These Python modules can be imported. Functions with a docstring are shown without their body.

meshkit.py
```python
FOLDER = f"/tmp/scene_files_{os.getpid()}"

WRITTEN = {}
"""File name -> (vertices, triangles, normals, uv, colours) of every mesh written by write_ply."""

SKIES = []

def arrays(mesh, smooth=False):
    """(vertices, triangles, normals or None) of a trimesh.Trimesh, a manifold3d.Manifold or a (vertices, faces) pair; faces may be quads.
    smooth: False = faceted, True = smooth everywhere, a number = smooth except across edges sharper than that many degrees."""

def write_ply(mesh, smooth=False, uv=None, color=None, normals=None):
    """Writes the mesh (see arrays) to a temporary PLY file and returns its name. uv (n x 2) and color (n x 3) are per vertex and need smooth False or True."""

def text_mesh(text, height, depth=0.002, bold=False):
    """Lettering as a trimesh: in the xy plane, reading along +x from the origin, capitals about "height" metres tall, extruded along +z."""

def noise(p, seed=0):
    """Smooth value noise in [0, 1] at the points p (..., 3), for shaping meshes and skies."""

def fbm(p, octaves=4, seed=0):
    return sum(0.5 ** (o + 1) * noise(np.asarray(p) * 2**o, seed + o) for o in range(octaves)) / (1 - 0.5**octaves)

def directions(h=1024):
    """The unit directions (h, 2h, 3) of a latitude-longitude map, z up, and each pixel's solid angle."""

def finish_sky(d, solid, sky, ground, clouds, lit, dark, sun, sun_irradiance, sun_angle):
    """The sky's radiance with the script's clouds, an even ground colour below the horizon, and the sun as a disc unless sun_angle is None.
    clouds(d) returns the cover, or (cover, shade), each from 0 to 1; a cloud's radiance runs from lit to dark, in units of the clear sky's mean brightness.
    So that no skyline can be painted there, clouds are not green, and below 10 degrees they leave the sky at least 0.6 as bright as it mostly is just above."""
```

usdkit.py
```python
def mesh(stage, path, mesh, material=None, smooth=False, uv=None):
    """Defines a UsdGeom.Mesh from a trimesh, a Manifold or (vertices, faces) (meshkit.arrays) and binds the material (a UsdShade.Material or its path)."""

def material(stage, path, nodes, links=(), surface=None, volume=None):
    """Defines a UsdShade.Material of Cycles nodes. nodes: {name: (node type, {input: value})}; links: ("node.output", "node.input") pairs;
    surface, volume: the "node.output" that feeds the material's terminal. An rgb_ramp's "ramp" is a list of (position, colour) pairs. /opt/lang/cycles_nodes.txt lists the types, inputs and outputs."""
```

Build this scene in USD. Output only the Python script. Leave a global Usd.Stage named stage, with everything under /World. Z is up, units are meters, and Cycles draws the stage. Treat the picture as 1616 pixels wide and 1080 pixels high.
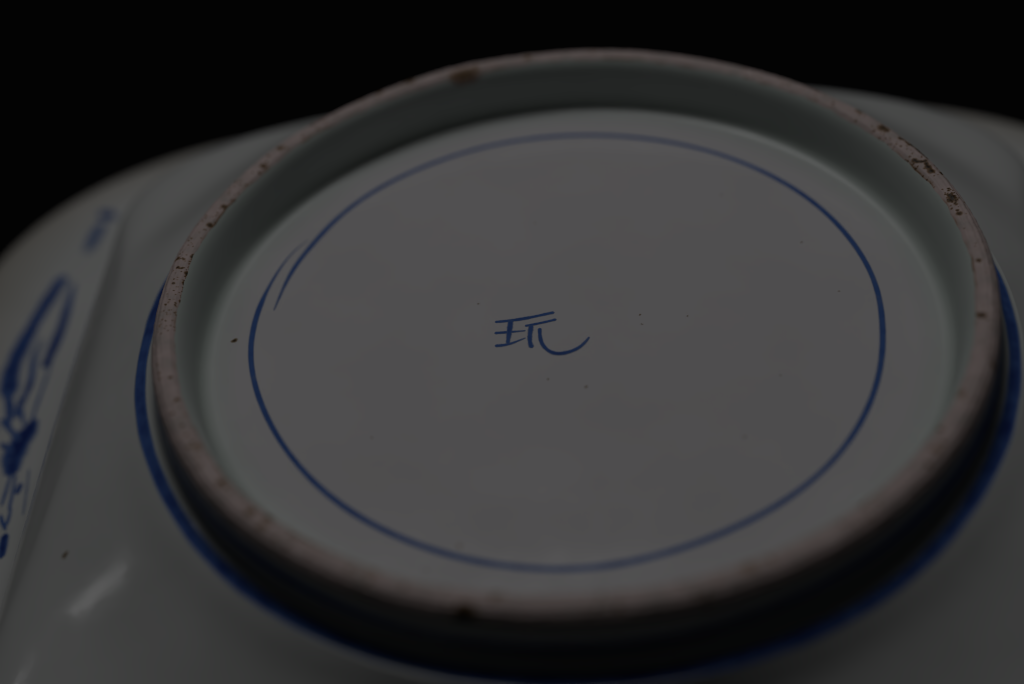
import math
import numpy as np
import usdkit
import meshkit
from pxr import Usd, UsdGeom, UsdLux, UsdShade, Gf, Sdf, Vt
from scipy.ndimage import gaussian_filter1d
from scipy.interpolate import PchipInterpolator, CubicSpline

stage = Usd.Stage.CreateInMemory()
UsdGeom.SetStageUpAxis(stage, UsdGeom.Tokens.z)
UsdGeom.SetStageMetersPerUnit(stage, 1.0)
UsdGeom.Xform.Define(stage, '/World')
UsdGeom.Scope.Define(stage, '/World/Looks')
rng = np.random.default_rng(7)

S = 0.038            # one design unit (radius of the blue ring in the foot) in metres
LIFT = 0.978 * S      # the dish lies face down: its rim touches the cloth at z = 0


def W(p):
    """design units -> world metres"""
    p = np.asarray(p, float) * S
    p[..., 2] += LIFT
    return p


# ------------------------------------------------------------------ camera
CD, CE, CP, CY, CR, CF = 4.854680, 0.743264, 0.751736, -0.054396, -0.109319, 2400.0
eye = np.array([0, -CD * math.cos(CE), CD * math.sin(CE)])
fw = np.array([math.sin(CY) * math.cos(CP), math.cos(CY) * math.cos(CP), -math.sin(CP)])
rt = np.cross(fw, [0, 0, 1]); rt /= np.linalg.norm(rt)
up = np.cross(rt, fw)
rt, up = math.cos(CR) * rt + math.sin(CR) * up, -math.sin(CR) * rt + math.cos(CR) * up
cam = UsdGeom.Camera.Define(stage, '/World/camera')
ew = W(eye)
cam.AddTransformOp().Set(Gf.Matrix4d(*rt, 0, *up, 0, *(-fw), 0, *ew, 1))
cam.CreateHorizontalApertureAttr(36.0)
cam.CreateVerticalApertureAttr(36.0 * 684 / 1024)
cam.CreateFocalLengthAttr(CF / 1616 * 36.0)
cam.CreateClippingRangeAttr(Gf.Vec2f(0.01, 50))
cam.CreateFStopAttr(6.7)
cam.CreateFocusDistanceAttr(4.86 * S)
cam.CreateExposureAttr(0.0)

# ------------------------------------------------------------------ light: a small lamp close above, a little behind and to the left, and an added weak light at the side for the corner highlight


def rect_light(path, pos, target, w, h, intensity, color):
    L = UsdLux.RectLight.Define(stage, path)
    d = np.array(target, float) - np.array(pos, float); d /= np.linalg.norm(d)
    x = np.cross(d, [0, 1, 0.01]); x /= np.linalg.norm(x)
    y = np.cross(-d, x)
    L.AddTransformOp().Set(Gf.Matrix4d(*x, 0, *y, 0, *(-d), 0, *map(float, pos), 1))
    L.CreateWidthAttr(w); L.CreateHeightAttr(h)
    L.CreateIntensityAttr(intensity); L.CreateColorAttr(Gf.Vec3f(*color))
    return L


rect_light('/World/desk_lamp', (-0.025, 0.172, 0.458), (0, 0, 0.035), 0.10, 0.10, 8.7, (1.0, 0.985, 1.0))
rect_light('/World/added_side_light', (-0.565, 0.117, 0.350), (-0.05, -0.03, 0.03), 0.022, 0.018, 5.6, (1.0, 0.985, 1.0))  # added source, put in to draw the highlight streak on the near-left corner
amb = UsdLux.DomeLight.Define(stage, '/World/room_ambience')          # what little light a dark room sends back
amb.CreateIntensityAttr(0.0013)
amb.CreateColorAttr(Gf.Vec3f(0.95, 0.97, 1.0))

# ------------------------------------------------------------------ materials


def glaze_material(name, painted=False, shade_tint=False, ripple=0.10, tint=((0.47, 0.53, 0.49), (0.52, 0.57, 0.53)), lo=(0.585, 0.605, 0.585), hi=(0.645, 0.66, 0.647)):
    n = {
        'geo': ('geometry', {}),
        'n1': ('noise_texture', {'scale': 55.0, 'detail': 3.0}),
        'r1': ('rgb_ramp', {'ramp': [(0.3, lo), (0.7, hi)]}),
        'n2': ('noise_texture', {'scale': 260.0, 'detail': 2.0}),
        'n3': ('noise_texture', {'scale': 4200.0, 'detail': 1.0}),
        'h': ('math', {'math_type': 'multiply_add', 'value2': 0.05}),
        'b': ('bump', {'strength': ripple, 'distance': 0.0004}),
        'rr': ('map_range', {'from_min': 0.3, 'from_max': 0.7, 'to_min': 0.10, 'to_max': 0.15}),
        'p': ('principled_bsdf', {'ior': 1.5}),
    }
    l = [('geo.position', 'n1.vector'), ('geo.position', 'n2.vector'), ('geo.position', 'n3.vector'),
         ('n1.fac', 'r1.fac'), ('n3.fac', 'h.value1'), ('n2.fac', 'h.value3'),
         ('h.value', 'b.height'), ('b.normal', 'p.normal'), ('n2.fac', 'rr.value'), ('rr.result', 'p.roughness')]
    if shade_tint:
        n['pa'] = ('attribute', {'attribute': 'tone_mix'})
        n['r2'] = ('rgb_ramp', {'ramp': [(0.3, tint[0]), (0.7, tint[1])]})
        n['pmx'] = ('mix', {})
        n['pr'] = ('math', {'math_type': 'multiply_add', 'value2': 0.32})
        l.remove(('rr.result', 'p.roughness'))
        l += [('n1.fac', 'r2.fac'), ('pa.fac', 'pmx.fac'), ('pa.fac', 'pr.value1'), ('rr.result', 'pr.value3'), ('pr.value', 'p.roughness'), ('r1.color', 'pmx.color1'), ('r2.color', 'pmx.color2'), ('pmx.color', 'p.base_color')]
    elif painted:
        n['at'] = ('attribute', {'attribute': 'paint'})
        n['tone_mix'] = ('noise_texture', {'scale': 420.0, 'detail': 3.0})
        n['pm'] = ('map_range', {'from_min': 0.3, 'from_max': 0.7, 'to_min': 0.78, 'to_max': 1.15})
        n['mul'] = ('math', {'math_type': 'multiply', 'use_clamp': True})
        n['blue'] = ('rgb_ramp', {'ramp': [(0.0, (0.22, 0.31, 0.54)), (0.5, (0.08, 0.165, 0.43)), (1.0, (0.022, 0.044, 0.20))]})
        n['op'] = ('map_range', {'from_min': 0.0, 'from_max': 0.55, 'to_min': 0.0, 'to_max': 1.0, 'clamp': True})
        n['tr'] = ('transparent_bsdf', {})
        n['mc'] = ('mix_closure', {})
        l += [('geo.position', 'tone_mix.vector'), ('tone_mix.fac', 'pm.value'), ('at.fac', 'mul.value1'), ('pm.result', 'mul.value2'),
              ('mul.value', 'blue.fac'), ('mul.value', 'op.value'), ('op.result', 'mc.fac'),
              ('tr.BSDF', 'mc.closure1'), ('p.BSDF', 'mc.closure2'), ('blue.color', 'p.base_color')]
    else:
        l += [('r1.color', 'p.base_color')]
    return usdkit.material(stage, '/World/Looks/' + name, n, l, surface='mc.closure' if painted else 'p.BSDF')


M_glaze = glaze_material('white_glaze')
M_floor = glaze_material('mauve_white_glaze', ripple=0.05, lo=(0.628, 0.617, 0.622), hi=(0.66, 0.648, 0.656))
M_pooled_shade = glaze_material('pooled_shaded_glaze', shade_tint=True, ripple=0.05, lo=(0.628, 0.617, 0.622), hi=(0.66, 0.648, 0.656))  # greener pooled glaze, with the shade of the foot wall darkened into its colour
M_paint = glaze_material('cobalt_underglaze', True, ripple=0.06)
M_lip = glaze_material('brown_shaded_edge_glaze', shade_tint=True, tint=((0.36, 0.31, 0.23), (0.46, 0.41, 0.33)))  # brown edge, plus shade painted into the flaring wall to dim it
M_clay = usdkit.material(stage, '/World/Looks/bare_clay', {
    'geo': ('geometry', {}),
    'at': ('attribute', {'attribute': 'dirt'}),
    'n1': ('noise_texture', {'scale': 420.0, 'detail': 4.0}),
    'r1': ('rgb_ramp', {'ramp': [(0.3, (0.46, 0.40, 0.37)), (0.55, (0.56, 0.45, 0.425)), (0.75, (0.62, 0.52, 0.49))]}),
    'dr': ('rgb_ramp', {'ramp': [(0.0, (0.46, 0.30, 0.19)), (0.45, (0.22, 0.13, 0.06)), (1.0, (0.035, 0.024, 0.014))]}),
    'op': ('map_range', {'from_min': 0.0, 'from_max': 0.5, 'to_min': 0.0, 'to_max': 1.0, 'clamp': True}),
    'mx': ('mix', {}),
    'n2': ('noise_texture', {'scale': 5200.0, 'detail': 2.0}),
    'b': ('bump', {'strength': 0.3, 'distance': 0.0001}),
    'p': ('principled_bsdf', {'roughness': 0.55, 'specular_ior_level': 0.35}),
}, [('geo.position', 'n1.vector'), ('geo.position', 'n2.vector'), ('n1.fac', 'r1.fac'), ('at.fac', 'dr.fac'), ('at.fac', 'op.value'),
    ('op.result', 'mx.fac'), ('r1.color', 'mx.color1'), ('dr.color', 'mx.color2'), ('mx.color', 'p.base_color'),
    ('n2.fac', 'b.height'), ('b.normal', 'p.normal')], surface='p.BSDF')
M_speck = usdkit.material(stage, '/World/Looks/iron_spot', {
    'geo': ('geometry', {}),
    'at': ('attribute', {'attribute': 'paint'}),
    'dr': ('rgb_ramp', {'ramp': [(0.0, (0.42, 0.35, 0.25)), (0.35, (0.34, 0.26, 0.16)), (1.0, (0.045, 0.03, 0.02))]}),
    'op': ('map_range', {'from_min': 0.0, 'from_max': 0.5, 'to_min': 0.0, 'to_max': 1.0, 'clamp': True}),
    'p': ('principled_bsdf', {'roughness': 0.2}), 'tr': ('transparent_bsdf', {}), 'mc': ('mix_closure', {}),
}, [('at.fac', 'dr.fac'), ('dr.color', 'p.base_color'), ('at.fac', 'op.value'), ('op.result', 'mc.fac'), ('tr.BSDF', 'mc.closure1'), ('p.BSDF', 'mc.closure2')], surface='mc.closure')
M_cloth = usdkit.material(stage, '/World/Looks/black_cloth', {
    'geo': ('geometry', {}),
    'n': ('noise_texture', {'scale': 900.0, 'detail': 3.0}),
    'r': ('rgb_ramp', {'ramp': [(0.3, (0.0035, 0.0035, 0.004)), (0.7, (0.007, 0.007, 0.0075))]}),
    'b': ('bump', {'strength': 0.5, 'distance': 0.0005}),
    'p': ('principled_bsdf', {'roughness': 0.95, 'specular_ior_level': 0.05}),
}, [('geo.position', 'n.vector'), ('n.fac', 'r.fac'), ('r.color', 'p.base_color'), ('n.fac', 'b.height'), ('b.normal', 'p.normal')], surface='p.BSDF')


# ------------------------------------------------------------------ helpers
USED = {}


def put(parent, name, v, f, mat, attr=None, attr_name='paint', label=None, kind=None):
    """one Mesh prim named name (numbered when taken) under parent; v in design units"""
    path = f'{parent}/{name}'
    k = USED.get(path, 0); USED[path] = k + 1
    if k:
        path += f'_{k:03d}'
    m = usdkit.mesh(stage, path, (W(v), f), mat, smooth=True)
    if attr is not None:
        UsdGeom.PrimvarsAPI(m).CreatePrimvar(attr_name, Sdf.ValueTypeNames.FloatArray, 'vertex').Set(Vt.FloatArray.FromNumpy(np.asarray(attr, np.float32)))
    if label:
        m.GetPrim().SetCustomDataByKey('label', label)
    if kind:
        m.GetPrim().SetCustomDataByKey('kind', kind)
    return path


def grid_faces(nr, nc, wrap):
    i, j = np.meshgrid(np.arange(nr - 1), np.arange(nc if wrap else nc - 1), indexing='ij')
    j2 = (j + 1) % nc
    return np.stack([i * nc + j, i * nc + j2, (i + 1) * nc + j2, (i + 1) * nc + j], -1).reshape(-1, 4)


# ------------------------------------------------------------------ the body: a loft of rounded squares (half width w, corner radius c, height z)
SEC = np.array([
    (1.385, 1.385, 0.012), (1.455, 1.372, -0.045), (1.588, 1.263, -0.190), (1.665, 0.885, -0.248), (1.750, 0.69, -0.312), (1.800, 0.682, -0.565),
    (1.872, 0.735, -0.610), (2.108, 1.09, -0.626), (2.408, 1.346, -0.664), (2.600, 1.572, -0.925)])
ZNEAR = np.array([0.012, -0.033, -0.118, -0.198, -0.305, -0.490, -0.572, -0.622, -0.664, -0.925])    # heights of the sides and the near half
BYAW, BCX, BCY = -0.0485, -0.0201, 0.2262      # the oblong body sits slightly askew on its foot
BACK = PchipInterpolator([0, 1, 5, 9], [1, 1, 0.774, 0.786])    # depth of the far half against its width
FRONT = PchipInterpolator([0, 1, 5, 9], [1, 1, 1.14, 1.0])        # and of the near half


def place(x, y, u):
    """turns, stretches and shifts a section (x, y) of the body into its place"""
    k = np.clip(u / 5, 0, 1); c, s = np.cos(BYAW * k), np.sin(BYAW * k)
    y = y * np.where(y > 0, BACK(u), FRONT(u))
    return c * x - s * y + BCX * k, s * x + c * y + BCY * k


def unplace(x, y, u):
    k = np.clip(u / 5, 0, 1); c, s = np.cos(BYAW * k), np.sin(BYAW * k)
    x, y = x - BCX * k, y - BCY * k
    x, y = c * x + s * y, -s * x + c * y
    return x, y / np.where(y > 0, BACK(u), FRONT(u))


_u = np.arange(len(SEC), dtype=float)


def soft_curve(y, s=0.32):
    """a smooth curve through the section values, its corners rounded like a thrown and glazed wall"""
    uu = np.linspace(-2, _u[-1] + 2, 1201)
    f = PchipInterpolator(_u, y)
    v = np.where(uu < 0, y[0] + f.derivative()(0.0) * uu, np.where(uu > 9, y[-1] + f.derivative()(9.0) * (uu - 9), f(np.clip(uu, 0, 9))))
    h = uu[1] - uu[0]
    far = np.clip((uu - 3.2) / 0.8, 0, 1)                           # the crease beyond the shoulder is tighter
    v2 = gaussian_filter1d(v, s / h, mode='nearest') * (1 - far) + gaussian_filter1d(v, 0.2 / h, mode='nearest') * far
    k = np.clip(uu / 0.6, 0, 1)                                     # the join with the foot stays exact
    return PchipInterpolator(uu, v * (1 - k) + v2 * k)


fw_, fc_, fz_ = (soft_curve(SEC[:, k]) for k in range(3))
fn_ = soft_curve(ZNEAR)


def sec_radius(w, c, phi):
    """distance from the axis to a rounded square in direction phi"""
    a = np.maximum(w - c, 0)
    cc, ss = np.abs(np.cos(phi)), np.abs(np.sin(phi))
    cc, ss = np.maximum(cc, ss), np.minimum(cc, ss)
    flat = w * ss / cc <= a
    k = a * (cc + ss)
    arc = k + np.sqrt(np.maximum(k * k - (2 * a * a - c * c), 0))
    return np.where(flat, w / cc, arc)


def front_dip(u, phi):
    """the hand-made body: sides roll over later than the far wall, and the near side sags a little more"""
    t_ = np.clip((u - 0.15) / 2.9, 0, 1)
    b_ = np.clip((0.62 - np.sin(phi)) / 0.55, 0, 1); b_ = b_ * b_ * (3 - 2 * b_)
    return b_ * (fn_(u) - fz_(u)) - 0.15 * t_ * t_ * (3 - 2 * t_) * np.maximum(0, -np.sin(phi)) ** 1.5 * np.clip((9.5 - u) / 5, 0, 1)


def body_xyz(u, phi):
    r = sec_radius(fw_(u), fc_(u), phi)
    x, y = place(r * np.cos(phi), r * np.sin(phi), u)
    return np.stack([x, y, fz_(u) + front_dip(u, phi) + 0.003 * np.sin(2 * phi + 1) * u / 9 + 0.003 * np.sin(3 * phi) * u / 9], -1)


def body_at(xy):
    """points of the outer body under plan positions xy"""
    xy = np.asarray(xy, float)
    lo, hi = np.zeros(len(xy)), np.full(len(xy), _u[-1])
    for _ in range(40):
        mid = (lo + hi) / 2
        x, y = unplace(xy[:, 0], xy[:, 1], mid)
        big = sec_radius(fw_(mid), fc_(mid), np.arctan2(y, x)) > np.hypot(x, y)
        hi = np.where(big, mid, hi); lo = np.where(big, lo, mid)
    m = (lo + hi) / 2
    x, y = unplace(xy[:, 0], xy[:, 1], m)
    q = body_xyz(m, np.arctan2(y, x))
    q[:, :2] = xy
    return q


# ------------------------------------------------------------------ the foot: a lathe profile with a hand-thrown wobble
PROF = np.array([(1.385, 0.012), (1.345, 0.024), (1.318, 0.05), (1.305, 0.09), (1.302, 0.135), (1.297, 0.168), (1.285, 0.190), (1.262, 0.203),
                 (1.236, 0.201), (1.217, 0.187), (1.203, 0.155), (1.195, 0.105), (1.190, 0.055), (1.183, 0.026), (1.168, 0.009), (1.145, 0.002), (1.05, 0.0)])
_s = np.concatenate([[0], np.cumsum(np.hypot(*np.diff(PROF, axis=0).T))]); _s /= _s[-1]
pr_, pz_ = PchipInterpolator(_s, PROF[:, 0]), PchipInterpolator(_s, PROF[:, 1])


def foot_xyz(s, phi):
    r, z = pr_(s), pz_(s)
    k = np.clip(z / 0.2, 0, 1)
    r = r + k * (0.006 * np.sin(2 * phi + 0.5) + 0.003 * np.sin(5 * phi) + 0.0012 * np.sin(13 * phi + 2))
    z = z + k * (0.0035 * np.sin(3 * phi + 1.0) + 0.0012 * np.sin(11 * phi))
    return np.stack([r * np.cos(phi), r * np.sin(phi), z], -1)


def floor_z(x, y):
    """the turned floor inside the foot: nearly flat, with faint lathe undulation"""
    r = np.hypot(x, y)
    return (0.0006 * np.cos(r * 21) + 0.003 * (1 - r * r)) * np.clip((1.05 - r) / 0.12, 0, 1)


def floor_at(xy):
    xy = np.asarray(xy, float)
    return np.stack([xy[:, 0], xy[:, 1], floor_z(xy[:, 0], xy[:, 1])], -1)


def periodic(phi, seed, terms):
    g = np.random.default_rng(seed)
    out = 0
    for n, a in terms:
        out = out + a * np.sin(n * phi + g.uniform(0, 6.283))
    return out


# edges of the unglazed band, as positions along the profile
S_OUT = float(_s[4]) + 0.035
S_IN = float(_s[9]) - 0.012


def s_out(phi):
    return S_OUT + periodic(phi, 3, [(3, .004), (7, .003), (19, .003), (47, .002), (90, .0015)])


def s_in(phi):
    return S_IN + 0.055 * np.exp(-((np.degrees(phi) - 105.3) / 2.6) ** 4) + periodic(phi, 4, [(4, .004), (9, .003), (23, .003), (61, .002), (120, .0015)])


# ------------------------------------------------------------------ setting
def slab(path, x, y, z0, z1, mat):
    import trimesh
    b = trimesh.creation.box(extents=(2 * x, 2 * y, z1 - z0)); b.apply_translation((0, 0.6, (z0 + z1) / 2))
    return usdkit.mesh(stage, path, b, mat)


t = slab('/World/tabletop', 1.6, 1.6, -0.04, 0.0, M_cloth).GetPrim()
t.SetCustomDataByKey('kind', 'structure'); t.SetCustomDataByKey('label', 'plain black surface under and behind the upturned dish'); t.SetCustomDataByKey('category', 'tabletop')

# ------------------------------------------------------------------ the dish
D = '/World/porcelain_dish'
dish = UsdGeom.Xform.Define(stage, D).GetPrim()
dish.SetCustomDataByKey('label', 'square white porcelain dish lying upside down with round foot and blue maker mark')
dish.SetCustomDataByKey('category', 'dish')

# body: outer wall, rounded lip, inner wall closed under the foot
NP = 960
phi = np.linspace(0, 2 * np.pi, NP, endpoint=False)
rows = [body_xyz(np.full(NP, u), phi) for u in np.linspace(0, _u[-1], 190)]
NLIP = 148
wl, cl, zl = SEC[-1]
rim_z = rows[189][:, 2]
for a in np.linspace(0.35, math.pi - 0.2, 7):                       # the rolled lip
    k = 0.022 * (1 - math.cos(a)); d = 0.022 * math.sin(a)
    r = sec_radius(wl - k, cl - k, phi)
    x, y = place(r * np.cos(phi), r * np.sin(phi), 9.0)
    rows.append(np.stack([x, y, rim_z - d], -1))
for j in range(8, -1, -1):                                          # the inside of the dish, a wall's thickness below
    w_, c_, z_ = SEC[j]
    r = sec_radius(w_ - 0.075 + 0 * phi, c_ - 0.075, phi)
    x, y = place(r * np.cos(phi), r * np.sin(phi), float(j))
    rows.append(np.stack([x, y, z_ - 0.075 + front_dip(np.full(NP, float(j)), phi)], -1))
for r_, z_ in ((1.0, -0.10), (0.4, -0.10), (0.02, -0.10)):
    rows.append(np.stack([r_ * np.cos(phi), r_ * np.sin(phi), 0 * phi + z_], -1))
rows = np.array(rows)
put(D, 'body', rows[:NLIP + 1].reshape(-1, 3), grid_faces(NLIP + 1, NP, True)[:, ::-1], M_glaze)
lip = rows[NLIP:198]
put(D, 'lip', lip.reshape(-1, 3), grid_faces(len(lip), NP, True)[:, ::-1], M_lip, np.repeat(np.clip(np.arange(len(lip)) / 40.0, 0, 1) ** 0.9, NP), 'tone_mix', label='brownish edge round the mouth of the dish, with shade painted into its colour')
put(D, 'interior', rows[197:].reshape(-1, 3), grid_faces(len(rows) - 197, NP, True)[:, ::-1], M_glaze)


# foot ring: glazed outer and inner wall, bare clay band on its edge, floor
NF = 1440
pf = np.linspace(0, 2 * np.pi, NF, endpoint=False)


def lathe(name, a, b, n, mat, nphi=NF, ret=False):
    ph = np.linspace(0, 2 * np.pi, nphi, endpoint=False)
    A, B = a(ph), b(ph)
    R = np.array([foot_xyz(A + (B - A) * k, ph) for k in np.linspace(0, 1, n)])
    return R, grid_faces(n, nphi, True)[:, ::-1], ph


R1, F1, _ = lathe('', lambda p: 0 * p, s_out, 40, None)
R2, F2, _ = lathe('', s_in, lambda p: 0 * p + 1, 60, None)
put(D, 'foot_wall', R1.reshape(-1, 3), F1, M_pooled_shade, np.full(R1.size // 3, .6), 'tone_mix', label='glazed outer wall of the foot ring')
put(D, 'foot_wall', R2.reshape(-1, 3), F2, M_pooled_shade, np.clip((np.hypot(R2[..., 0], R2[..., 1]) - 1.07) / .11, 0, 1).ravel(), 'tone_mix', label='glazed inner wall of the foot ring')

NR = 6000
R3, F3, ph3 = lathe('', s_out, s_in, 34, None, NR)
v3 = R3.reshape(-1, 3)
# grit and turning lines in the bare clay
k3 = np.repeat(np.linspace(0, 1, 34), NR)
nrm3 = np.stack([v3[:, 0] * (0.5 - k3), v3[:, 1] * (0.5 - k3), np.full(len(v3), .6)], 1); nrm3 /= np.linalg.norm(nrm3, axis=1)[:, None]
grit = .0030 * meshkit.noise(v3 * 55, 3) + .0016 * meshkit.noise(v3 * 170, 5) + .0012 * np.sin(k3 * 38 + 2 * meshkit.noise(v3 * 6, 8))
v3 = v3 + nrm3 * (grit * np.sin(np.pi * k3) ** .6)[:, None]
# iron specks and stains burnt into the bare clay: (x, y, size, strength)
STAINS = [(-1.207, .2355, .012, 1), (-1.258, .2296, .012, .8), (-1.2346, .22, .008, .6), (-1.2485, .1804, .0075, 1), (-1.235, .1776, .007, .9), (-1.2162, .1566, .011, 1),
          (-1.2206, .1112, .008, .9), (-1.2519, .1034, .007, .9), (-1.2181, .0282, .010, 1), (-1.0227, .6941, .016, .75), (-.9715, .7874, .015, .7), (-1.1362, .4866, .012, .8),
          (-1.1725, .3929, .013, .9), (-.365, 1.168, .022, .5), (-.345, 1.175, .026, .6), (-.325, 1.182, .028, .6), (-.305, 1.186, .026, .62), (-.285, 1.196, .022, .5), (-.5236, 1.1473, .022, .7),
          (-.636, 1.0946, .02, .75), (-.7069, 1.0557, .018, .55), (-.0898, 1.2472, .018, .5), (.15, 1.25, .012, .35), (1.0394, .7463, .02, .75), (1.0959, .6379, .022, .85), (1.105, .622, .014, .8),
          (1.1434, .5733, .012, 1), (1.1657, .538, .013, 1), (1.155, .556, .008, .9), (1.1856, .5105, .012, 1), (1.2014, .4802, .010, 1), (1.2103, .4615, .010, 1), (1.1621, .4488, .011, 1),
          (1.1683, .439, .011, 1), (1.181, .434, .008, 1), (1.1924, .4359, .010, 1), (1.1958, .4043, .014, 1), (1.2007, .3797, .014, 1), (1.194, .418, .010, .9), (1.2262, .4211, .009, 1), (1.2345, .3754, .009, 1),
          (1.2349, .2349, .016, 1), (1.229, .245, .010, 1), (1.226, .222, .012, .9), (1.238, .1537, .012, .9), (1.236, .17, .008, .9), (1.2446, -.0722, .010, .9), (1.1948, -.3129, .014, 1), (1.181, -.2999, .012, .6), (1.185, -.5082, .014, .6),
          (.7243, -.964, .022, .9), (.745, -.95, .02, .8), (-.9957, -.7636, .016, .7), (-.9003, -.8793, .018, .7), (-.8483, -.8984, .018, .7), (-.864, -.9312, .016, .5), (-.7225, -.9912, .022, .4),
          (-1.1664, -.4223, .010, .7), (-.321, -1.2559, .035, 1.1), (-.2357, -1.2016, .025, .5), (.95, -.82, .02, .35), (.40, -1.17, .03, .35), (-.55, -1.10, .03, .35), (-1.08, -.62, .02, .35), (1.06, -.62, .02, .35)]
# finer specks scattered where the photographed rim shows them
for a0, a1, n, r0, r1, s0, s1 in ((150, 186, 150, 1.205, 1.28, .0026, .0046), (152, 190, 90, 1.212, 1.228, 0.0028, .0048), (100, 150, 40, 1.225, 1.262, .003, .007), (8, 34, 60, 1.222, 1.29, .0026, .0046),
                                  (14, 32, 40, 1.22, 1.255, .002, .005), (-30, 8, 50, 1.22, 1.285, .002, .004), (190, 240, 60, 1.22, 1.28, .003, .008), (34, 60, 30, 1.23, 1.27, .003, .006), (240, 330, 40, 1.22, 1.28, .004, .010)):
    for _k in range(n):
        a, r = math.radians(rng.uniform(a0, a1)), rng.uniform(r0, r1)
        STAINS.append((r * math.cos(a), r * math.sin(a), rng.uniform(s0, s1), rng.uniform(.35, 1.0)))
for chain, s0 in (([(1.1434, .5733), (1.1657, .538), (1.1856, .5105), (1.2014, .4802), (1.2103, .4615)], .007), ([(1.1621, .4488), (1.1683, .439), (1.181, .434), (1.1924, .4359), (1.1958, .4043), (1.2007, .3797)], .008),
                  ([(1.2262, .4211), (1.2345, .3754)], .005), ([(-1.2085, .25), (-1.2165, .19), (-1.2206, .1112), (-1.2195, .0282), (-1.216, -.09)], .004)):
    for p0, p1 in zip(chain[:-1], chain[1:]):
        for t_ in np.linspace(0, 1, 14):
            if rng.random() < .72:
                STAINS.append((p0[0] + (p1[0] - p0[0]) * t_ + rng.normal(0, .0015), p0[1] + (p1[1] - p0[1]) * t_, s0 * rng.uniform(.5, 1.1), rng.uniform(.6, 1.1)))
for _k in range(60):                                                # one dense cluster on the right
    STAINS.append((1.2349 + rng.normal(0, .007), .2349 + rng.normal(0, .022), rng.uniform(.003, .0065), rng.uniform(.6, 1.1)))
dirt = np.zeros(len(v3))
nz = meshkit.fbm(v3 * 34) if hasattr(meshkit, 'fbm') else np.zeros(len(v3))
for x, y, s, k in STAINS:
    j = int(round(math.atan2(y, x) / (2 * math.pi) * NR)) % NR
    half = int(4 * s / (1.25 * 2 * math.pi / NR)) + 3
    cols = (np.arange(j - half, j + half + 1)) % NR
    idx = (np.arange(34)[:, None] * NR + cols[None]).ravel()
    d = np.hypot(v3[idx, 0] - x, v3[idx, 1] - y) / s
    d = d * (1 + 0.55 * nz[idx])
    dirt[idx] = np.maximum(dirt[idx], k * np.clip(1.35 - d, 0, 1) ** 0.8)
# a brownish line where the glaze stops, broken and thin
kk = np.repeat(np.linspace(0, 1, 34), NR); pp = np.tile(ph3, 34)
edge = np.exp(-((kk - 0.97) / 0.035) ** 2) * np.clip(0.55 * (periodic(pp, 11, [(5, .5), (13, .5), (31, .4), (77, .4)])), 0, .5) + np.exp(-((kk - 0.02) / 0.03) ** 2) * np.clip(.5 * periodic(pp, 12, [(4, .5), (17, .5), (41, .4)]), 0, .45)
dirt = np.maximum(dirt, edge)
put(D, 'foot_rim', v3, F3, M_clay, dirt, 'dirt')

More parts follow.
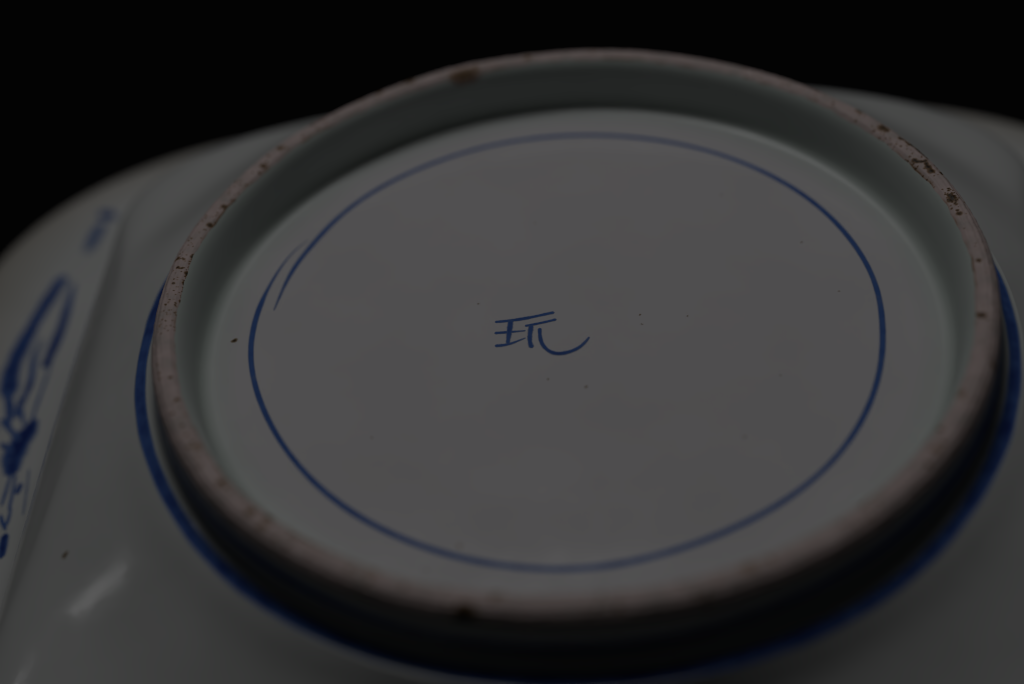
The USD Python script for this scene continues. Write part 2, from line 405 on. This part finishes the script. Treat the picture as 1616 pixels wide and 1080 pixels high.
rr = np.linspace(1.05, 0.0, 70)[:-1]
Rf = np.array([np.stack([r * np.cos(pf), r * np.sin(pf), floor_z(r * np.cos(pf), r * np.sin(pf))], -1) for r in rr]).reshape(-1, 3)
Ff = np.vstack([np.hstack([grid_faces(len(rr), NF, True)[:, ::-1][:, [0, 1, 2]]]), grid_faces(len(rr), NF, True)[:, ::-1][:, [0, 2, 3]]])
c0 = len(Rf); k0 = (len(rr) - 1) * NF
Ff = np.vstack([Ff, np.stack([k0 + (np.arange(NF) + 1) % NF, k0 + np.arange(NF), np.full(NF, c0)], 1)])
put(D, 'foot_floor', np.vstack([Rf, [[0, 0, float(floor_z(0., 0.))]]]), Ff, M_floor)


# ------------------------------------------------------------------ underglaze painting: brush strokes laid on the surface
def smooth_path(pts, step=0.006):
    pts = np.asarray(pts, float)
    t_ = np.concatenate([[0], np.cumsum(np.hypot(*np.diff(pts[:, :2], axis=0).T))])
    n = max(6, int(t_[-1] / step))
    q = np.linspace(0, t_[-1], n)
    if len(pts) > 2:
        return np.stack([PchipInterpolator(t_, pts[:, k])(q) if k > 1 else CubicSpline(t_, pts[:, k])(q) for k in range(pts.shape[1])], 1)
    return np.stack([np.interp(q, t_, pts[:, k]) for k in range(pts.shape[1])], 1)


EPS = 0.0005


def stroke(parent, name, pts, at, label=None, closed=False, soft=0.4, cap=True, seed=0, mat=None, raise_=EPS, step=0.006):
    """pts: (x, y, full width, strength); at(xy) gives the surface; edges fade into the glaze"""
    P = np.asarray(pts, float) if closed else smooth_path(pts, step)
    g = np.roll(P[:, :2], -1, 0) - np.roll(P[:, :2], 1, 0) if closed else np.gradient(P[:, :2], axis=0)
    g /= np.linalg.norm(g, axis=1)[:, None] + 1e-12
    nrm = np.stack([-g[:, 1], g[:, 0]], 1)
    if cap and not closed:                                          # rounded ends
        w0, w1 = P[0, 2], P[-1, 2]
        L = np.concatenate([[0], np.cumsum(np.hypot(*np.diff(P[:, :2], axis=0).T))])
        e = np.minimum(np.clip((L + 1e-4) / (0.5 * w0), 0, 1), np.clip((L[-1] - L + 1e-4) / (0.5 * w1), 0, 1))
        P[:, 2] *= np.sqrt(1 - (1 - e) ** 2) * 0.9 + 0.1
        P[:, 3] *= 0.55 + 0.45 * e
    gq = np.random.default_rng(seed + 17)
    n = len(P); x = np.linspace(0, 1, n)
    wob = sum(a * np.sin(2 * np.pi * k * x + gq.uniform(0, 6.28)) for k, a in ((3, .05), (7, .04), (15, .03)))
    P[:, 2] *= 1 + wob
    across = np.linspace(-1, 1, 11)
    prof = np.clip((1 - np.abs(across)) / soft, 0, 1); prof = prof * prof * (3 - 2 * prof)
    prof = prof * (0.9 + 0.1 * across ** 2 * 1.2)
    xy = P[:, None, :2] + nrm[:, None, :] * (across[None, :, None] * P[:, None, 2:3] * 0.5 * (1 + soft * 0.5))
    v = at(xy.reshape(-1, 2)) + [0, 0, raise_]
    val = (P[:, 3:4] * prof[None, :])
    f = grid_faces(n, 11, False)
    if closed:
        j = np.arange(10)
        f = np.vstack([f, np.stack([(n - 1) * 11 + j, (n - 1) * 11 + j + 1, j + 1, j], -1)])
    f = f[:, ::-1]
    return put(parent, name, v, f, mat or M_paint, val.ravel(), label=label)


# ring on the floor: begun and ended at the left, the two ends passing each other
RING = [(-177.1, 1.0105), (-169.6, 1.001), (-159.5, .989), (-147.2, .983), (-133.2, .985), (-121.5, .9885), (-111, .994), (-101.6, .999), (-91.4, 1.003), (-87.8, 1.003), (-76.4, .997), (-64, .9945),
        (-52.6, .998), (-41.8, .9995), (-29.3, .996), (-17.9, .9925), (-6.8, .9935), (4.7, 1.002), (12.2, 1.0045), (21.3, 1.0065), (31.5, 1.0085), (43, 1.008), (56.4, 1.0065),
        (71.9, 1.003), (81.9, 1.002), (102.5, 1.001), (118.6, .996), (132.5, .993)]
ra = np.radians([a for a, _ in RING]); rv = np.array([r for _, r in RING])
xy = np.stack([rv * np.cos(ra) - .02, rv * np.sin(ra) + .02], 1)
xy = np.vstack([[(-.885, .525), (-.935, .462), (-.975, .375), (-1.003, .285), (-1.023, .19), (-1.033, .09)], xy, [(-.8177, .5934), (-.8767, .485), (-.9214, .385), (-.9503, .285), (-.974, .1667)]])
wd = np.full(len(xy), .0185); sg = np.full(len(xy), .66)
wd[:4] = (.004, .007, .010, .013); sg[:4] = (.35, .4, .5, .55); wd[-5:] = (.019, .0185, .017, .013, .007); sg[-5:] = (.66, .64, .6, .48, .3)
stroke(D, 'painted_ring', np.column_stack([xy, wd, sg]), floor_at, 'thin blue ring painted on the floor inside the foot', soft=.65, seed=1)

# ring on the body round the foot, with an overlap on the left
pa = np.linspace(0, 2 * np.pi, 1400, endpoint=False)
ro = 1.362 + .012 * np.exp(-((np.degrees(pa) - 172) / 32) ** 2) + periodic(pa, 21, [(1, .004), (2, .006), (3, .004), (5, .003), (9, .0015)])
deg = np.degrees(pa)
wide = 0.036 + 0.020 * np.exp(-((deg - 160) / 20) ** 2) / (1 + np.exp((deg - 175) / .6)) + periodic(pa, 22, [(4, .002), (11, .0015), (37, .001)])
stg = 0.92 + 0.25 * np.exp(-((deg - 160) / 20) ** 2) / (1 + np.exp((deg - 175) / .6)) + periodic(pa, 23, [(2, .05), (6, .04), (21, .03)])


def junction_at(q):
    """surface on either side of the line where foot and body meet"""
    q = np.asarray(q, float); r = np.hypot(q[:, 0], q[:, 1]); a = np.arctan2(q[:, 1], q[:, 0])
    b = body_at(q)
    smax = float(_s[3])
    lo, hi = np.zeros(len(r)), np.full(len(r), smax)
    for _ in range(30):
        m = (lo + hi) / 2; big = pr_(m) > r
        lo = np.where(big, m, lo); hi = np.where(big, hi, m)
    f = foot_xyz((lo + hi) / 2, a)
    return np.where((r < 1.385)[:, None], f, b)


stroke(D, 'painted_ring', np.column_stack([ro * np.cos(pa), ro * np.sin(pa), wide, stg]), junction_at, 'broad blue ring painted where the foot meets the body', soft=.6, closed=True, seed=2, raise_=.0015)

# ring on the outer wall of the foot
ph = np.linspace(0, 2 * np.pi, 1400, endpoint=False)
sm = float(_s[3]) + periodic(ph, 31, [(2, .008), (5, .006), (9, .003)])
ac = np.linspace(-1, 1, 9)
V, A = [], []
for a in ac:
    q = foot_xyz(sm + a * .030, ph)
    q[:, :2] *= (1 + .0012 / 1.3); V.append(q); A.append(np.full(1400, .9 * min(1, (1 - abs(a)) / .4)))
put(D, 'painted_ring', np.array(V).reshape(-1, 3), grid_faces(9, 1400, True)[:, ::-1], M_paint, np.array(A).ravel(), label='blue ring painted on the outer wall of the foot')

# maker mark in the middle of the floor
MK = D + '/maker_mark'
mk = UsdGeom.Xform.Define(stage, MK).GetPrim()
mk.SetCustomDataByKey('label', 'blue brushed character in the middle of the floor')
for k, s_ in enumerate((
        [(-.2447, .0306, .0105, .8), (-.2049, .0318, .0105, .8), (-.1669, .0352, .0125, .9), (-.106, .0454, .0105, .85), (-.0506, .0563, .012, .8)],
        [(-.2465, -.0219, .011, .8), (-.1984, -.0215, .009, .75), (-.1457, -.020, .006, .6)],
        [(-.2461, -.081, .0125, .9), (-.2256, -.081, .011, .85), (-.205, -.0782, .010, .8), (-.1768, -.0676, .008, .7), (-.1466, -.0534, .005, .5)],
        [(-.1927, .0346, .015, .85), (-.1984, -.0215, .014, .9), (-.205, -.0755, .010, .8)],
        [(-.1489, .002, .009, .8), (-.1072, .0086, .009, .85), (-.0456, .0221, .010, .8)],
        [(-.1281, .0042, .014, .9), (-.1331, -.0395, .013, .9), (-.1341, -.0721, .012, .9), (-.1276, -.1026, .014, .9)],
        [(-.1012, -.0126, .011, .9), (-.1003, -.0648, .0105, .9), (-.0869, -.1068, .011, .9), (-.0566, -.1341, .0125, .9), (-.016, -.133, .0125, .85), (.0219, -.1128, .011, .8), (.0396, -.0931, .009, .7), (.0539, -.0702, .007, .55)])):
    s_ = [(x, y, w_ * 1.18, k_ * .82) for x, y, w_, k_ in s_]
    stroke(MK, 'brush_stroke', s_, floor_at, seed=40 + k, soft=.7, step=.003, raise_=EPS + .0001 * k)

# flower spray on the left side wall: (x, y, width, strength) along each brush stroke
FL = [
    [(-2.0497, 1.1877, 0.0311, 0.7), (-2.0929, 1.0268, 0.0433, 0.9), (-2.1214, 0.8918, 0.0451, 0.85), (-2.1436, 0.7533, 0.0517, 0.85), (-2.1519, 0.6447, 0.0535, 0.9), (-2.1389, 0.5515, 0.0528, 0.9), (-2.1174, 0.4818, 0.0285, 0.5)],
    [(-1.9976, 1.1324, 0.0129, 0.3), (-1.9984, 1.045, 0.0229, 0.6), (-1.9942, 0.862, 0.0299, 0.95), (-2.0018, 0.7407, 0.0319, 1.0), (-2.0113, 0.6202, 0.0241, 0.9)],
    [(-2.0542, 0.8015, 0.0148, 0.3), (-2.0678, 0.7573, 0.0197, 0.4), (-2.0586, 0.5906, 0.0217, 0.6), (-2.0549, 0.5304, 0.0215, 0.8), (-2.0694, 0.4332, 0.0212, 0.85), (-2.065, 0.3661, 0.0164, 0.6)],
    [(-2.0001, 0.3456, 0.0233, 1.0), (-2.0032, 0.2823, 0.0555, 1.1), (-2.0205, 0.2392, 0.0644, 1.1), (-2.0295, 0.1923, 0.0663, 1.0), (-2.026, 0.1243, 0.0543, 0.9), (-2.0172, 0.071, 0.027, 0.8)],
    [(-2.1332, 0.3794, 0.0141, 0.5), (-2.1055, 0.3469, 0.0187, 0.6), (-2.0694, 0.2995, 0.0162, 0.6), (-2.0239, 0.2432, 0.0138, 0.5)],
    [(-2.1022, 0.2504, 0.0185, 0.7), (-2.0731, 0.2214, 0.0184, 0.7), (-2.0366, 0.1909, 0.0137, 0.6)],
    [(-2.075, 0.1361, 0.0136, 0.5), (-2.0555, 0.1464, 0.0136, 0.5), (-2.0312, 0.1467, 0.0114, 0.4)],
    [(-2.0245, -0.0669, 0.011, 0.5), (-2.0223, -0.0156, 0.0133, 0.5), (-2.0217, 0.0336, 0.0134, 0.5), (-2.0214, 0.0839, 0.0113, 0.5)],
    [(-1.9898, -0.0926, 0.011, 0.5), (-1.9926, -0.0403, 0.0133, 0.5), (-1.9967, 0.0189, 0.0134, 0.5), (-2.0059, 0.0799, 0.0112, 0.4)],
    [(-1.97, 0.0292, 0.0134, 0.9), (-1.9732, 0.0009, 0.02, 0.95), (-1.9764, -0.0272, 0.0133, 0.8)],
    [(-2.0184, -0.1024, 0.011, 0.5), (-2.0018, -0.1429, 0.0131, 0.6), (-1.9777, -0.1849, 0.0108, 0.4)],
    [(-1.9867, -0.0761, 0.011, 0.4), (-1.9817, -0.1281, 0.0131, 0.5), (-1.9857, -0.1716, 0.0109, 0.4)],
    [(-1.9774, -0.1961, 0.0216, 0.95), (-1.9742, -0.2403, 0.028, 1.0), (-1.9675, -0.3069, 0.0213, 0.9)],
    [(-1.9241, 1.6057, 0.0381, 0.9), (-1.9445, 1.5812, 0.0488, 1.0), (-1.964, 1.5525, 0.0379, 0.85)],
    [(-1.9592, 1.5282, 0.0243, 0.4), (-1.9683, 1.4482, 0.0321, 0.45), (-1.9779, 1.3712, 0.0291, 0.35), (-1.9852, 1.3122, 0.021, 0.2)],
    [(-1.998, 0.3255, 0.0116, 0.5), (-1.9987, 0.4172, 0.0141, 0.5), (-1.9944, 0.5106, 0.0143, 0.45), (-1.9923, 0.6396, 0.0121, 0.35)],
    [(-2.0268, 0.3203, 0.0116, 0.5), (-2.0551, 0.3994, 0.0141, 0.6), (-2.084, 0.4801, 0.0119, 0.4)],
    [(-1.9544, 0.0896, 0.009, 0.3), (-1.9393, -0.0185, 0.0111, 0.3), (-1.926, -0.1376, 0.0087, 0.25)],
]
FX, FY = FL[3][3][0] - .05, FL[3][3][1] + .02
for k in range(7):                                                   # petals on the far side of the flower
    a = math.radians(100 + 27 * k)
    FL.append([(FX + .09 * math.cos(a), FY + .11 * math.sin(a), .02, .5), (FX + .20 * math.cos(a), FY + .24 * math.sin(a), .03, .75), (FX + .26 * math.cos(a + .1), FY + .33 * math.sin(a + .1), .02, .6)])
FW = D + '/painted_flower'
q = UsdGeom.Xform.Define(stage, FW).GetPrim()
q.SetCustomDataByKey('label', 'blue flower and leaves brushed on the flaring side wall')
for k, s_ in enumerate(FL):
    s_ = [(x, y, w_ * (2.0 if y > 1.15 else 1.3 if k < 5 else 1.1), k_ * 1.1) for x, y, w_, k_ in s_]
    stroke(FW, 'brush_stroke', s_, body_at, seed=70 + k, soft=.75, raise_=.0012 + .0002 * (k % 8), step=.01)


# iron spots in the glaze
def spot(x, y, s, k, at, stretch=1.0, name='iron_speck'):
    g = np.random.default_rng(int(abs(x * 7919 + y * 104729) * 10))
    a = np.linspace(0, 2 * np.pi, 20, endpoint=False)
    wob = 1 + .18 * np.sin(2 * a + g.uniform(0, 6)) + .1 * np.sin(3 * a + g.uniform(0, 6))
    V, A = [[x, y]], [k]
    for q in (.35, .65, 1.0):
        V += [[x + s * q * w * stretch * math.cos(t_), y + s * q * w * math.sin(t_)] for t_, w in zip(a, wob)]
        A += [k * {.35: .9, .65: .35, 1.0: 0}[q]] * 20
    v = at(np.array(V)) + [0, 0, .0007]
    f = [(0, 1 + j, 1 + (j + 1) % 20) for j in range(20)]
    for b in (0, 20):
        for j in range(20):
            p0, p1, p2, p3 = 1 + b + j, 1 + b + (j + 1) % 20, 21 + b + (j + 1) % 20, 21 + b + j
            f += [(p0, p3, p2), (p0, p2, p1)]
    put(D, name, v, np.array(f), M_speck, A)


for x, y, s, k in ((-1.0899, .0353, .0125, 1), (.2205, .0154, .0055, .45), (.7815, .3152, .006, .3), (-.3542, -.8772, .010, .45), (.2228, -.0297, .006, .25), (-.4465, -.9539, .008, .2), (-.0834, -.2476, .006, .3),
                   (.0311, -.2922, .008, .3), (-.2969, .1238, .005, .4), (.4799, -.5416, .007, .3), (.3696, -.0067, .005, .3), (.62, -.30, .005, .3), (.86, .06, .005, .3), (-.62, -.44, .005, .35), (-.1, .52, .005, .3), (.55, .6, .005, .3)):
    spot(x, y, s, k, floor_at)
spot(-1.552, -.678, .0145, .8, body_at, .8)
